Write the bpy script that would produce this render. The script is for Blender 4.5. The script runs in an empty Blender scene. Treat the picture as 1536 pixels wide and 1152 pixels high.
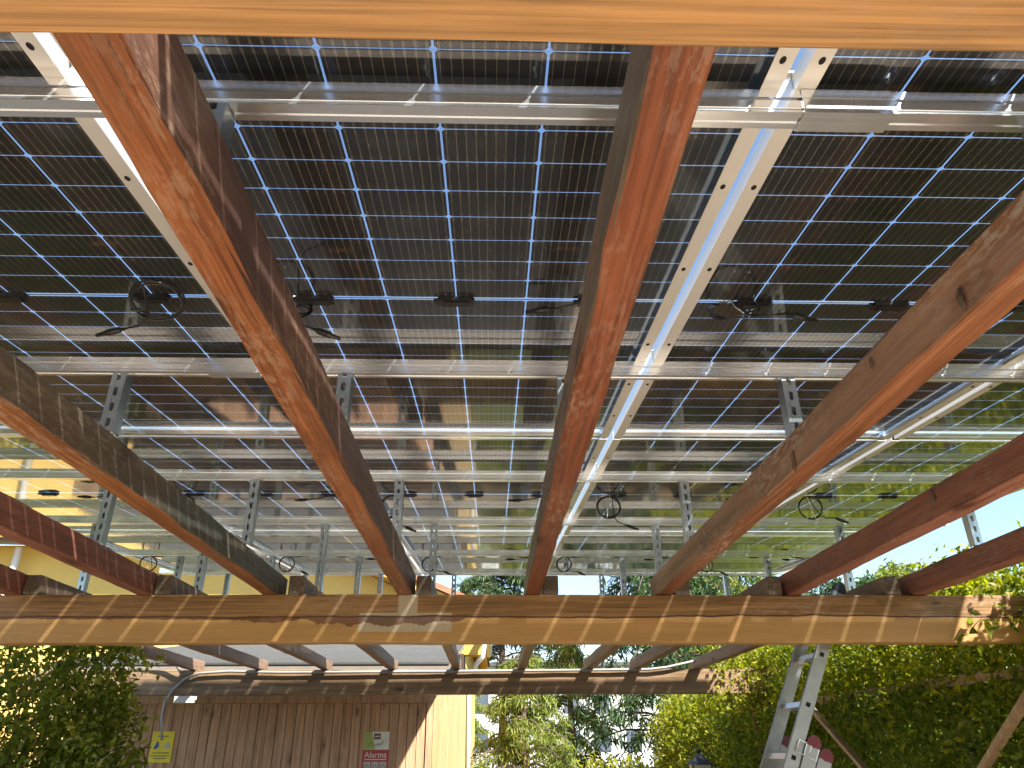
import bpy, math, random
import numpy as np
from mathutils import Vector, Matrix
random.seed(7); rng = np.random.default_rng(7)
sc = bpy.context.scene
C = sc.collection

# ------------------------------------------------------------------ camera, sky, sun, exposure
F, PITCH, YAW, ROLL = 1110.0, .4557, .0273, -.0047          # focal length in photo pixels (1536 wide)
GZ = -1.65                                                   # ground below the camera
fw = Vector((math.sin(YAW)*math.cos(PITCH), math.cos(YAW)*math.cos(PITCH), math.sin(PITCH)))
rt0 = Vector((math.cos(YAW), -math.sin(YAW), 0)); up0 = rt0.cross(fw)
rt = rt0*math.cos(ROLL) + up0*math.sin(ROLL); up = up0*math.cos(ROLL) - rt0*math.sin(ROLL)
cam = bpy.data.cameras.new('camera'); cam_o = bpy.data.objects.new('camera', cam); C.objects.link(cam_o)
cam_o.matrix_world = Matrix((rt, up, -fw)).transposed().to_4x4()
cam.sensor_fit = 'HORIZONTAL'; cam.sensor_width = 36; cam.lens = 36*F/1536
cam.clip_start = .02; cam.clip_end = 3000
sc.camera = cam_o

SUN = Vector((.58, -.73, 1)).normalized()
w = bpy.data.worlds.new('World'); sc.world = w; w.use_nodes = True
nt = w.node_tree; bg = nt.nodes['Background']
sky = nt.nodes.new('ShaderNodeTexSky'); sky.sky_type = 'NISHITA'; sky.sun_disc = False
sky.sun_elevation = math.asin(SUN.z); sky.sun_rotation = math.atan2(SUN.x, SUN.y)
sky.air_density = 1.0; sky.dust_density = .3; sky.ozone_density = .6
nt.links.new(sky.outputs[0], bg.inputs[0]); bg.inputs[1].default_value = .088
sl = bpy.data.lights.new('sun', 'SUN'); sl.energy = 5.0; sl.angle = math.radians(1.6); sl.color = (1, .94, .84)
so = bpy.data.objects.new('sun', sl); C.objects.link(so); so.location = (6, -6, 12)
so.rotation_euler = SUN.to_track_quat('Z', 'Y').to_euler()
sc.view_settings.view_transform = 'Standard'; sc.view_settings.look = 'None'
sc.view_settings.exposure = 1.8; sc.view_settings.gamma = 1; sc.view_settings.use_curve_mapping = False
sc.cycles.use_denoising = True
sc.cycles.max_bounces = 10; sc.cycles.diffuse_bounces = 5; sc.cycles.glossy_bounces = 5
sc.cycles.transparent_max_bounces = 24; sc.cycles.transmission_bounces = 6
sc.cycles.sample_clamp_indirect = 6; sc.cycles.caustics_reflective = False; sc.cycles.caustics_refractive = False

# a photo pixel as a point on a plane x = X, y = Y or z = Z
def ray(x, y): return fw + rt*((x-768)/F) - up*((y-576)/F)
def onY(x, y, Y): d = ray(x, y); return d*(Y/d.y)
def onX(x, y, X): d = ray(x, y); return d*(X/d.x)

# ------------------------------------------------------------------ helpers
class MB:
    def __init__(s): s.v = []; s.f = []
    def add(s, vs, fs):
        n = len(s.v); s.v += [tuple(p) for p in vs]; s.f += [tuple(i+n for i in f) for f in fs]; return s
    def box(s, c, d, M=None):
        x, y, z = (k/2 for k in d)
        vs = [Vector((a*x, b*y, e*z)) for a in (-1, 1) for b in (-1, 1) for e in (-1, 1)]
        if M is not None: vs = [M @ p for p in vs]
        c = Vector(c)
        return s.add([p+c for p in vs], [(0,1,3,2),(4,6,7,5),(0,4,5,1),(2,3,7,6),(0,2,6,4),(1,5,7,3)])
    def bar(s, a, b, wx, wz, side=(0, 0, 1)):
        a = Vector(a); b = Vector(b); d = (b-a); L = d.length; d.normalize()
        sd = Vector(side); u = d.cross(sd).normalized(); v = u.cross(d)
        M = Matrix((u, d, v)).transposed()
        return s.box((a+b)/2, (wx, L, wz), M)
    def tube(s, pts, r, n=8, closed=False, caps=True):
        pts = [Vector(p) for p in pts]; m = len(pts); rr = r if isinstance(r, (list, tuple)) else [r]*m
        t0 = (pts[1]-pts[0]).normalized(); u = t0.orthogonal().normalized(); vs = []; fs = []
        for i, p in enumerate(pts):
            a = pts[i-1] if (i or closed) else pts[i]; b = pts[(i+1) % m] if (i < m-1 or closed) else pts[i]
            t = (b-a).normalized(); u = (u - t*u.dot(t)).normalized(); v = t.cross(u)
            for k in range(n):
                an = 2*math.pi*k/n; vs.append(p + u*(rr[i]*math.cos(an)) + v*(rr[i]*math.sin(an)))
        for i in range(m if closed else m-1):
            j = (i+1) % m
            for k in range(n): fs.append((i*n+k, i*n+(k+1) % n, j*n+(k+1) % n, j*n+k))
        if caps and not closed: fs.append(tuple(range(n-1, -1, -1))); fs.append(tuple((m-1)*n+k for k in range(n)))
        return s.add(vs, fs)
    def prism(s, poly, fn, a, b):            # 2-D outline extruded from a to b; fn(u, v, t) -> point
        n = len(poly)
        return s.add([fn(*p, a) for p in poly]+[fn(*p, b) for p in poly],
              [tuple(range(n-1, -1, -1)), tuple(range(n, 2*n))]+[(i, (i+1) % n, n+(i+1) % n, n+i) for i in range(n)])
    def mesh(s, name, smooth=False):
        m = bpy.data.meshes.new(name); m.from_pydata(s.v, [], s.f); m.update()
        import bmesh
        b = bmesh.new(); b.from_mesh(m); bmesh.ops.recalc_face_normals(b, faces=b.faces); b.to_mesh(m); b.free()
        if smooth: m.polygons.foreach_set('use_smooth', [True]*len(m.polygons))
        return m
    def build(s, name, mat, parent=None, smooth=False, loc=None): return obj(name, s.mesh(name, smooth), mat, parent, loc)

def obj(name, mesh, mat, parent=None, loc=None, rot=None):
    o = bpy.data.objects.new(name, mesh); C.objects.link(o)
    if mat and not mesh.materials: mesh.materials.append(mat)
    if parent: o.parent = parent
    if loc is not None: o.location = loc
    if rot is not None: o.rotation_euler = rot
    return o
def thing(name, label, cat, loc=(0, 0, 0), rot=(0, 0, 0), group=None):
    o = bpy.data.objects.new(name, None); C.objects.link(o); o.location = loc; o.rotation_euler = rot
    o.empty_display_size = .1
    return tag(o, label, cat, group)
def tag(o, label, cat, group=None, kind=None):
    o['label'] = label; o['category'] = cat
    if group: o['group'] = group
    if kind: o['kind'] = kind
    return o
def struct(o): o['kind'] = 'structure'; return o

# ------------------------------------------------------------------ materials
def mat(name):
    m = bpy.data.materials.new(name); m.use_nodes = True; n = m.node_tree.nodes; n.clear()
    out = n.new('ShaderNodeOutputMaterial'); return m, m.node_tree, out
def N(nt, t, **kw):
    n = nt.nodes.new(t)
    for k, v in kw.items():
        if k.startswith('i_'):
            n.inputs[int(k[2:])].default_value = v
        else: setattr(n, k, v)
    return n
def math_(nt, op, a, b=None, c=None):
    n = N(nt, 'ShaderNodeMath', operation=op)
    for i, x in enumerate((a, b, c)):
        if x is None: continue
        if isinstance(x, (int, float)): n.inputs[i].default_value = x
        else: nt.links.new(x, n.inputs[i])
    return n.outputs[0]
def mixc(nt, fac, a, b):
    n = N(nt, 'ShaderNodeMix', data_type='RGBA')
    for i, x in ((0, fac), (6, a), (7, b)):
        if isinstance(x, (int, float)): n.inputs[i].default_value = x
        elif isinstance(x, tuple): n.inputs[i].default_value = (*x, 1)
        else: nt.links.new(x, n.inputs[i])
    return n.outputs[2]
def ramp(nt, fac, stops, interp='LINEAR'):
    n = N(nt, 'ShaderNodeValToRGB'); n.color_ramp.interpolation = interp
    e = n.color_ramp.elements
    while len(e) < len(stops): e.new(.5)
    for k, (p, c) in zip(e, stops): k.position = p; k.color = (*c, 1) if isinstance(c, tuple) else (c, c, c, 1)
    nt.links.new(fac, n.inputs[0]); return n.outputs[0]
def coords(nt, scale, rnd=True):
    tc = N(nt, 'ShaderNodeTexCoord'); v = tc.outputs['Object']
    if rnd:
        oi = N(nt, 'ShaderNodeObjectInfo'); r = math_(nt, 'MULTIPLY', oi.outputs['Random'], 37.0)
        cb = N(nt, 'ShaderNodeCombineXYZ'); [nt.links.new(r, cb.inputs[i]) for i in range(3)]
        ad = N(nt, 'ShaderNodeVectorMath', operation='ADD'); nt.links.new(v, ad.inputs[0]); nt.links.new(cb.outputs[0], ad.inputs[1]); v = ad.outputs[0]
    mp = N(nt, 'ShaderNodeMapping'); mp.inputs['Scale'].default_value = scale; nt.links.new(v, mp.inputs[0])
    return tc, mp.outputs[0]
def noise(nt, vec, scale, detail=5, rough=.6, dist=0.):
    n = N(nt, 'ShaderNodeTexNoise'); nt.links.new(vec, n.inputs['Vector'])
    n.inputs['Scale'].default_value = scale; n.inputs['Detail'].default_value = detail
    n.inputs['Roughness'].default_value = rough; n.inputs['Distortion'].default_value = dist
    return n.outputs[0]
def bsdf(nt, out, col, rough=.5, metal=0., spec=.5, bump=None, bstr=.3, bdist=.002):
    p = N(nt, 'ShaderNodeBsdfPrincipled')
    for k, x in (('Base Color', col), ('Roughness', rough), ('Metallic', metal)):
        if isinstance(x, tuple): p.inputs[k].default_value = (*x, 1)
        elif isinstance(x, (int, float)): p.inputs[k].default_value = x
        else: nt.links.new(x, p.inputs[k])
    p.inputs['Specular IOR Level'].default_value = spec
    if bump is not None:
        b = N(nt, 'ShaderNodeBump'); b.inputs['Strength'].default_value = bstr; b.inputs['Distance'].default_value = bdist
        nt.links.new(bump, b.inputs['Height']); nt.links.new(b.outputs[0], p.inputs['Normal'])
    nt.links.new(p.outputs[0], out.inputs[0]); return p

def wood(name, axis, dark, mid, light, side=None, wear=.35, wearcol=(.36, .28, .22), rough=.5, knots=True, extra=None, patch=.7, endcol=None):
    """stained timber, grain along axis; side = weathered colour of the faces that look along x"""
    m, nt, out = mat(name)
    st = [17, 17, 17]; st['XYZ'.index(axis)] = .7
    tc, v = coords(nt, st); g = noise(nt, v, 1.0, 7, .62, .6)
    st2 = [150, 150, 150]; st2['XYZ'.index(axis)] = 2.5
    _, v2 = coords(nt, st2); g2 = noise(nt, v2, 1.0, 3, .6)
    st3 = [3.5, 3.5, 3.5]; st3['XYZ'.index(axis)] = 1.2
    _, v3 = coords(nt, st3); big = noise(nt, v3, 1.0, 4, .6)
    col = ramp(nt, g, [(.32, dark), (.5, mid), (.68, light)])
    col = mixc(nt, ramp(nt, big, [(.35, 0.), (.7, .55)]), col, mid)
    fine = ramp(nt, g2, [(.33, .42), (.5, .85), (.62, 1.12)])
    mm = N(nt, 'ShaderNodeMix', data_type='RGBA', blend_type='MULTIPLY'); mm.inputs[0].default_value = .8
    nt.links.new(col, mm.inputs[6]); nt.links.new(fine, mm.inputs[7]); col = mm.outputs[2]
    if side:
        ge = N(nt, 'ShaderNodeNewGeometry'); sp = N(nt, 'ShaderNodeSeparateXYZ'); nt.links.new(ge.outputs['Normal'], sp.inputs[0])
        k = math_(nt, 'GREATER_THAN', math_(nt, 'ABSOLUTE', sp.outputs[0]), .75)
        sd = mixc(nt, ramp(nt, g, [(.35, 0.), (.65, 1.)]), tuple(c*.55 for c in side), side)
        col = mixc(nt, math_(nt, 'MULTIPLY', k, ramp(nt, big, [(.38, 1.), (.5, .85), (.6, patch)])), col, sd)
    if endcol:
        ge = N(nt, 'ShaderNodeNewGeometry'); sp = N(nt, 'ShaderNodeSeparateXYZ'); nt.links.new(ge.outputs['Normal'], sp.inputs[0])
        col = mixc(nt, math_(nt, 'GREATER_THAN', math_(nt, 'ABSOLUTE', sp.outputs[1]), .75), col, mixc(nt, ramp(nt, g2, [(.4, 0.), (.6, 1.)]), tuple(c*.5 for c in endcol), endcol))
    # worn patches
    st4 = [70, 70, 70]; st4['XYZ'.index(axis)] = 20
    _, v4 = coords(nt, st4); wn = noise(nt, v4, 1.0, 6, .7)
    wf = math_(nt, 'MULTIPLY', ramp(nt, wn, [(.5, 0.), (.56, 1.)]), ramp(nt, big, [(.46, 0.), (.6, 1.)]))
    col = mixc(nt, math_(nt, 'MULTIPLY', wf, wear), col, wearcol)
    stain = ramp(nt, noise(nt, v3, 1.7, 6, .7), [(.56, 0.), (.72, 1.)])
    col = mixc(nt, math_(nt, 'MULTIPLY', stain, .5), col, tuple(c*.45 for c in dark))
    if knots:
        st5 = [5.2, 5.2, 5.2]; st5['XYZ'.index(axis)] = 2.0
        _, v5 = coords(nt, st5); ad = N(nt, 'ShaderNodeVectorMath', operation='MULTIPLY_ADD'); nz = N(nt, 'ShaderNodeTexNoise'); nt.links.new(v5, nz.inputs['Vector']); nz.inputs['Scale'].default_value = 6.; nz.inputs['Detail'].default_value = 4
        nt.links.new(nz.outputs[1], ad.inputs[0]); ad.inputs[1].default_value = (.16, .16, .16); nt.links.new(v5, ad.inputs[2]); v5 = ad.outputs[0]
        vo = N(nt, 'ShaderNodeTexVoronoi'); nt.links.new(v5, vo.inputs['Vector']); vo.inputs['Scale'].default_value = 1
        kn = ramp(nt, vo.outputs['Distance'], [(.07, 1.), (.1, .5), (.125, .25), (.15, .4), (.19, 0.)])
        col = mixc(nt, math_(nt, 'MULTIPLY', kn, .75), col, tuple(c*.28 for c in dark))
    if extra: col = extra(nt, tc, col, noise)
    bsdf(nt, out, col, ramp(nt, g2, [(.3, rough-.1), (.7, rough+.15)]), 0, .35, bump=math_(nt, 'ADD', g2, g), bstr=.5, bdist=.002)
    return m

def beam_marks(nt, tc, col, noise):
    """the middle beam: lengthways crack, dark stain along it, grey bare patch, lighter lower half"""
    sp = N(nt, 'ShaderNodeSeparateXYZ'); nt.links.new(tc.outputs['Object'], sp.inputs[0]); x, z = sp.outputs[0], sp.outputs[2]
    def n1(scale, s):
        cb = N(nt, 'ShaderNodeCombineXYZ'); nt.links.new(x, cb.inputs[0]); cb.inputs[1].default_value = s; return noise(nt, cb.outputs[0], scale, 4, .65)
    crack = math_(nt, 'ADD', math_(nt, 'MULTIPLY', math_(nt, 'SUBTRACT', n1(1.6, 3), .5), .05), .008)
    dz = math_(nt, 'SUBTRACT', z, crack)
    low = ramp(nt, math_(nt, 'ADD', math_(nt, 'MULTIPLY', dz, 16.), .5), [(.35, 1.), (.62, 0.)])
    col = mixc(nt, math_(nt, 'MULTIPLY', low, .6), col, (.5, .29, .1))
    def inside(a, lo, hi): return math_(nt, 'MULTIPLY', math_(nt, 'GREATER_THAN', a, lo), math_(nt, 'LESS_THAN', a, hi))
    rect = math_(nt, 'MULTIPLY', inside(x, -.355, .12), inside(z, -.065, .028))
    notch = math_(nt, 'MULTIPLY', inside(x, -.16, -.06), inside(z, .02, .12))
    grey = mixc(nt, n1(60, 1), (.34, .29, .21), (.5, .44, .34))
    col = mixc(nt, math_(nt, 'MULTIPLY', math_(nt, 'MAXIMUM', rect, notch), .9), col, grey)
    # red-brown stain hanging below the crack
    hang = math_(nt, 'MULTIPLY', n1(7, 9), .12); hang2 = math_(nt, 'MULTIPLY', n1(70, 5), .02)
    dep = math_(nt, 'SUBTRACT', math_(nt, 'ADD', hang, hang2), .034)
    sx = math_(nt, 'MULTIPLY', ramp(nt, math_(nt, 'ADD', math_(nt, 'MULTIPLY', x, .5), .5), [(.02, .3), (.05, .8), (.18, .35), (.22, 1.), (.56, 1.), (.6, .1)]), 1.)
    st = math_(nt, 'MULTIPLY', math_(nt, 'LESS_THAN', dz, .006), math_(nt, 'GREATER_THAN', dz, math_(nt, 'MULTIPLY', math_(nt, 'MULTIPLY', dep, sx), -1.)))
    col = mixc(nt, math_(nt, 'MULTIPLY', st, .8), col, (.09, .03, .018))
    ln = math_(nt, 'LESS_THAN', math_(nt, 'ABSOLUTE', dz), .0022)
    return mixc(nt, math_(nt, 'MULTIPLY', ln, .85), col, (.02, .012, .008))

W_beam1 = wood('wood_front_beam', 'X', (.31, .165, .06), (.36, .195, .073), (.4, .23, .095), wear=.2)
W_beam2 = wood('wood_middle_beam', 'X', (.15, .08, .034), (.29, .16, .066), (.4, .24, .105), wear=.35, extra=beam_marks)
W_beam3 = wood('wood_rear_beam', 'X', (.12, .076, .044), (.24, .15, .084), (.33, .225, .13), wear=.3)
W_orange = wood('wood_orange_stain', 'Y', (.135, .043, .016), (.225, .077, .025), (.29, .115, .04), side=(.095, .052, .042), wear=.35, wearcol=(.36, .25, .17))
W_red = wood('wood_red_stain', 'Y', (.11, .032, .015), (.185, .055, .023), (.24, .086, .04), side=(.14, .12, .09), wear=.3)
W_grey = wood('wood_grey_sided', 'Y', (.16, .057, .02), (.245, .092, .032), (.3, .13, .05), side=(.11, .105, .085), wear=.3, patch=.8)
W_pink = wood('wood_worn_pink', 'Y', (.14, .05, .022), (.23, .085, .036), (.3, .13, .065), side=(.36, .215, .145), wear=.8, wearcol=(.4, .33, .26), patch=.3)
W_redwood = wood('wood_red_brown', 'Y', (.16, .06, .042), (.26, .1, .07), (.32, .135, .095), wear=.25)
W_second = wood('wood_rear_bay', 'Y', (.19, .1, .058), (.3, .17, .1), (.38, .24, .15), side=(.3, .2, .14), wear=.3, endcol=(.12, .09, .065))
W_shed = wood('wood_shed_board', 'Z', (.3, .16, .09), (.55, .32, .19), (.64, .41, .27), wear=.15)
W_pole = wood('wood_pale_brace', 'Z', (.3, .2, .12), (.42, .29, .18), (.5, .38, .25), wear=.2)

def simple(name, col, rough=.5, metal=0., var=.12, scale=6., bump=.1, spec=.5):
    m, nt, out = mat(name); _, v = coords(nt, (1, 1, 1)); n = noise(nt, v, scale, 6, .65)
    c = mixc(nt, ramp(nt, n, [(.3, 0.), (.7, 1.)]), tuple(k*(1-var) for k in col), tuple(min(1, k*(1+var)) for k in col))
    bsdf(nt, out, c, rough, metal, spec, bump=n if bump else None, bstr=bump or 0); return m
def alu(name, col, rough, axis='X', scr=.25, metal=1.):
    m, nt, out = mat(name); st = [400, 400, 400]; st['XYZ'.index(axis)] = 3
    _, v = coords(nt, st); n = noise(nt, v, 1, 3, .6)
    _, v2 = coords(nt, (9, 9, 9)); n2 = noise(nt, v2, 1, 5, .7)
    c = mixc(nt, n2, tuple(k*.93 for k in col), col)
    r = math_(nt, 'ADD', ramp(nt, n, [(.3, rough-.04), (.7, rough+.05)]), math_(nt, 'MULTIPLY', ramp(nt, n2, [(.5, 0.), (.75, 1.)]), .04))
    bsdf(nt, out, c, r, metal, .5, bump=n, bstr=scr, bdist=.0003); return m
A_rail = alu('aluminium_rail', (.8, .84, .88), .2, scr=.03, metal=.84)
A_frame = alu('aluminium_frame', (.78, .77, .74), .38, 'Y', .15, .6)
A_frame_end = alu('aluminium_frame_end', (.82, .82, .81), .22, 'X', .2)
A_strut = alu('galvanised_steel', (.46, .52, .56), .3, 'Z', .1)
A_ladder = simple('ladder_aluminium', (.33, .35, .36), .45, .5, .1, 20, .05)
BLACK = simple('black_plastic', (.012, .012, .013), .32, 0, .3, 20, .05)
HOLE = simple('dark_hole', (.006, .006, .006), .9, 0, .1, 5, 0)
CABLE = simple('black_cable', (.01, .01, .011), .28, 0, .2, 9, 0)
TIE = simple('white_cable_tie', (.7, .7, .66), .5)

def cell_mat():
    m, nt, out = mat('solar_cell'); tc = N(nt, 'ShaderNodeTexCoord'); sp = N(nt, 'ShaderNodeSeparateXYZ'); nt.links.new(tc.outputs['Object'], sp.inputs[0])
    oi = N(nt, 'ShaderNodeObjectInfo')
    # position in the cell: pitch .184 across, .0925 along (also true of the joined rows of the far panels)
    fx = math_(nt, 'FRACT', math_(nt, 'ADD', math_(nt, 'DIVIDE', sp.outputs[0], .0184), 50.0))
    dx = math_(nt, 'MULTIPLY', math_(nt, 'ABSOLUTE', math_(nt, 'SUBTRACT', fx, .5)), .0184)
    ay = math_(nt, 'ABSOLUTE', sp.outputs[1])
    pad = math_(nt, 'GREATER_THAN', ay, .031)
    d2 = math_(nt, 'ABSOLUTE', math_(nt, 'SUBTRACT', dx, math_(nt, 'MULTIPLY', pad, .0013)))
    line = math_(nt, 'LESS_THAN', d2, .0005)
    beads = math_(nt, 'MULTIPLY', math_(nt, 'LESS_THAN', dx, .0009), math_(nt, 'LESS_THAN', math_(nt, 'FRACT', math_(nt, 'ADD', math_(nt, 'DIVIDE', sp.outputs[1], .0125), 50.)), .12))
    wire = math_(nt, 'MAXIMUM', line, beads)
    base = mixc(nt, oi.outputs['Random'], (.009, .009, .0105), (.014, .0115, .0105))
    col = mixc(nt, math_(nt, 'MULTIPLY', wire, .85), base, (.19, .16, .12))
    bsdf(nt, out, col, .45, 0, .35); return m
M_cell = cell_mat()
def glass_mat(name, rough, tint):
    m, nt, out = mat(name); tr = N(nt, 'ShaderNodeBsdfTransparent'); tr.inputs[0].default_value = (*tint, 1)
    gl = N(nt, 'ShaderNodeBsdfGlossy'); gl.inputs[0].default_value = (1, 1, 1, 1); gl.inputs['Roughness'].default_value = rough
    _, v = coords(nt, (60, 60, 60), False); n = noise(nt, v, 1, 3, .6); b = N(nt, 'ShaderNodeBump'); b.inputs['Strength'].default_value = .05; b.inputs['Distance'].default_value = .001
    nt.links.new(n, b.inputs['Height']); nt.links.new(b.outputs[0], gl.inputs['Normal'])
    fr = N(nt, 'ShaderNodeFresnel'); fr.inputs[0].default_value = 1.65
    ge = N(nt, 'ShaderNodeNewGeometry'); fac = math_(nt, 'MULTIPLY', fr.outputs[0], math_(nt, 'SUBTRACT', 1., ge.outputs['Backfacing']))
    mx = N(nt, 'ShaderNodeMixShader'); nt.links.new(fac, mx.inputs[0]); nt.links.new(tr.outputs[0], mx.inputs[1]); nt.links.new(gl.outputs[0], mx.inputs[2])
    nt.links.new(mx.outputs[0], out.inputs[0]); return m
M_glass = glass_mat('panel_glass', .06, (.93, .97, 1.0))

def leaf_mat(name, c1, c2, c3, trans=.45):
    m, nt, out = mat(name); ge = N(nt, 'ShaderNodeNewGeometry')
    col = ramp(nt, ge.outputs['Random Per Island'], [(0., c1), (.55, c2), (1., c3)])
    d = N(nt, 'ShaderNodeBsdfPrincipled'); nt.links.new(col, d.inputs['Base Color']); d.inputs['Roughness'].default_value = .45; d.inputs['Specular IOR Level'].default_value = .35
    t = N(nt, 'ShaderNodeBsdfTranslucent'); hs = N(nt, 'ShaderNodeHueSaturation'); hs.inputs['Saturation'].default_value = 1.1; hs.inputs['Value'].default_value = 1.5
    nt.links.new(col, hs.inputs['Color']); nt.links.new(hs.outputs[0], t.inputs[0])
    mx = N(nt, 'ShaderNodeMixShader'); mx.inputs[0].default_value = trans
    nt.links.new(d.outputs[0], mx.inputs[1]); nt.links.new(t.outputs[0], mx.inputs[2]); nt.links.new(mx.outputs[0], out.inputs[0]); return m
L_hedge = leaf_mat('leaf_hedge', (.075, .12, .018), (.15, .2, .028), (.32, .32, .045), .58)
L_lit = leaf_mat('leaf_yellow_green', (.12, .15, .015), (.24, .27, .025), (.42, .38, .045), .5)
L_top = leaf_mat('leaf_hedge_sunlit_tint', (.1, .14, .014), (.2, .23, .022), (.38, .36, .035), .55)  # same hedge leaf, paler and yellower: sunlight put into the colour
L_vine = leaf_mat('leaf_vine', (.09, .13, .02), (.18, .22, .035), (.32, .32, .05), .6)
L_cedar = leaf_mat('leaf_cedar', (.025, .055, .026), (.055, .105, .04), (.11, .16, .045), .3)
L_light = leaf_mat('leaf_light_conifer', (.1, .14, .03), (.2, .25, .05), (.34, .34, .08), .45)
BARK = simple('bark', (.12, .085, .06), .9, 0, .4, 14, .6)
HAIRY = simple('twig', (.16, .1, .055), .9, 0, .3, 10, .2)

# ------------------------------------------------------------------ ground
g = MB(); g.add([(-400, -400, GZ), (400, -400, GZ), (400, 600, GZ), (-400, 600, GZ)], [(0, 1, 2, 3)])
m, nt, out = mat('grass_ground'); _, v = coords(nt, (1, 1, 1), False); n1 = noise(nt, v, 1.2, 8, .7); n2 = noise(nt, v, 40, 3, .7)
bsdf(nt, out, mixc(nt, n2, mixc(nt, n1, (.05, .08, .02), (.1, .12, .035)), (.09, .09, .04)), .95, bump=n2, bstr=.8, bdist=.03)
struct(g.build('ground', m))
g = MB(); g.box((-.4, 2.2, GZ-.056), (8.4, 14.4, .12))
m, nt, out = mat('patio_paving'); _, v = coords(nt, (1, 1, 1), False)
br = N(nt, 'ShaderNodeTexBrick'); nt.links.new(v, br.inputs['Vector']); br.inputs['Scale'].default_value = 1.; br.inputs['Brick Width'].default_value = .4; br.inputs['Row Height'].default_value = .4; br.offset = 0
br.inputs['Mortar Size'].default_value = .006; br.inputs['Color1'].default_value = (.56, .44, .33, 1); br.inputs['Color2'].default_value = (.62, .5, .38, 1); br.inputs['Mortar'].default_value = (.25, .2, .16, 1)
n1 = noise(nt, v, 3, 7, .7); bsdf(nt, out, mixc(nt, ramp(nt, n1, [(.3, 0.), (.75, .5)]), br.outputs[0], (.38, .3, .22)), .8, bump=n1, bstr=.2)
struct(g.build('patio', m))

# ------------------------------------------------------------------ pergola
H = .71; RH = .112; RW = .077                    # rafter underside above the camera, rafter depth and width
perg = thing('pergola', 'brown stained timber pergola of heavy beams and rafters under the solar panels', 'pergola', (0, 0, GZ))
def timber(name, a, b, wd, ht, matl, axis, jit=.0012, ch=.005, seg=26, bow=0., label=None, wav=.0022):
    """sawn timber with worn, slightly wavering edges; a, b = ends of its centre line"""
    a = Vector(a); b = Vector(b); mid = (a+b)/2; L = (b-a).length; vs = []; fs = []
    oct_ = [(-wd/2+ch, -ht/2), (wd/2-ch, -ht/2), (wd/2, -ht/2+ch), (wd/2, ht/2-ch), (wd/2-ch, ht/2), (-wd/2+ch, ht/2), (-wd/2, ht/2-ch), (-wd/2, -ht/2+ch)]
    ph = random.random()*9
    for i in range(seg+1):
        t = i/seg; s = (t-.5)*L; bx = bow*math.sin(math.pi*t) + wav*math.sin(5*t+ph); bz = wav*math.sin(7*t+ph*2)
        for (u, z) in oct_:
            u += random.gauss(0, jit)+bx; z += random.gauss(0, jit)+bz
            vs.append((u, s, z) if axis == 'Y' else (s, u, z))
    for i in range(seg):
        for k in range(8): fs.append((i*8+k, i*8+(k+1) % 8, (i+1)*8+(k+1) % 8, (i+1)*8+k))
    fs += [tuple(range(8)), tuple(seg*8+k for k in range(8))]
    mb = MB(); mb.add(vs, fs); o = mb.build(name, matl, perg, loc=(mid.x, mid.y, mid.z-GZ))
    if label: o['label'] = label
    return o
BZ0, BZ1 = .473, H
Y2, Y3 = 3.94, 8.06
bz = (BZ0+BZ1)/2; bh = BZ1-BZ0
timber('beam', (-3.5, .338, bz), (2.9, .338, bz), .1, bh, W_beam1, 'X', jit=.0006, seg=60, label='orange front beam', wav=.0003)
timber('beam', (-3.5, Y2+.05, bz), (2.85, Y2+.05, bz), .1, bh, W_beam2, 'X', seg=40, label='middle beam with a crack and a grey patch')
timber('beam', (-4.6, Y3+.05, bz), (3.1, Y3+.05, bz), .1, bh, W_beam3, 'X', seg=40, label='dark rear beam with grey conduit')
rz = H+RH/2
first = [(-2.46, W_redwood), (-1.79, W_redwood), (-1.148, W_grey), (-.456, W_orange), (.213, W_red), (.905, W_pink), (1.59, W_redwood), (2.26, W_redwood)]
for x, mt in first:
    e = .02 if mt is W_orange else 0.
    timber('rafter', (x, -.35, rz+e/2), (x, Y2+.16, rz+e/2), RW, RH+e, mt, 'Y', jit=.0014, seg=34, wav=.0015)
second = [-3.02, -2.37, -1.70, -1.02, -.357, .308, 1.0, 1.49, 2.12]
for x in second:
    timber('rafter', (x, Y2+.004, rz-.006), (x, 8.27, rz-.006), RW, RH-.014, W_second, 'Y')
def knot(x, y, z, sx, h, w_):
    mb = MB(); rings = []
    for i in range(7):
        q = i/6*math.pi
        mb_r = [(sx*.006*math.sin(q)*random.uniform(.5, 1.), (math.cos(a)*w_*.5*math.sin(q)*random.uniform(.75, 1.1)), math.cos(q)*h*.5+random.gauss(0, h*.02)) for a in [k*math.pi/5 for k in range(11)]]
        rings.append([(p[0]*(.4+.6*abs(math.sin(k*1.7))), p[1], p[2]) for k, p in enumerate(mb_r)])
    vs = [p for r_ in rings for p in r_]; fs = [(i*11+k, i*11+k+1, (i+1)*11+k+1, (i+1)*11+k) for i in range(6) for k in range(10)]
    mb.add(vs, fs); return mb.build('knot', W_knot, perg, loc=(x, y, z-GZ))
W_knot = wood('wood_knot', 'Z', (.05, .03, .02), (.14, .09, .06), (.26, .19, .14), knots=False)
for px_, py_, X_, h_, w_ in ((1443, 447, .8655, .045, .02), (1192, 692, .8655, .07, .018), (1308, 545, .8655, .03, .012), (1400, 745, 1.5505, .05, .03)):
    p = onX(px_, py_, X_); knot(X_, p.y, p.z, -1, h_, w_)
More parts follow.
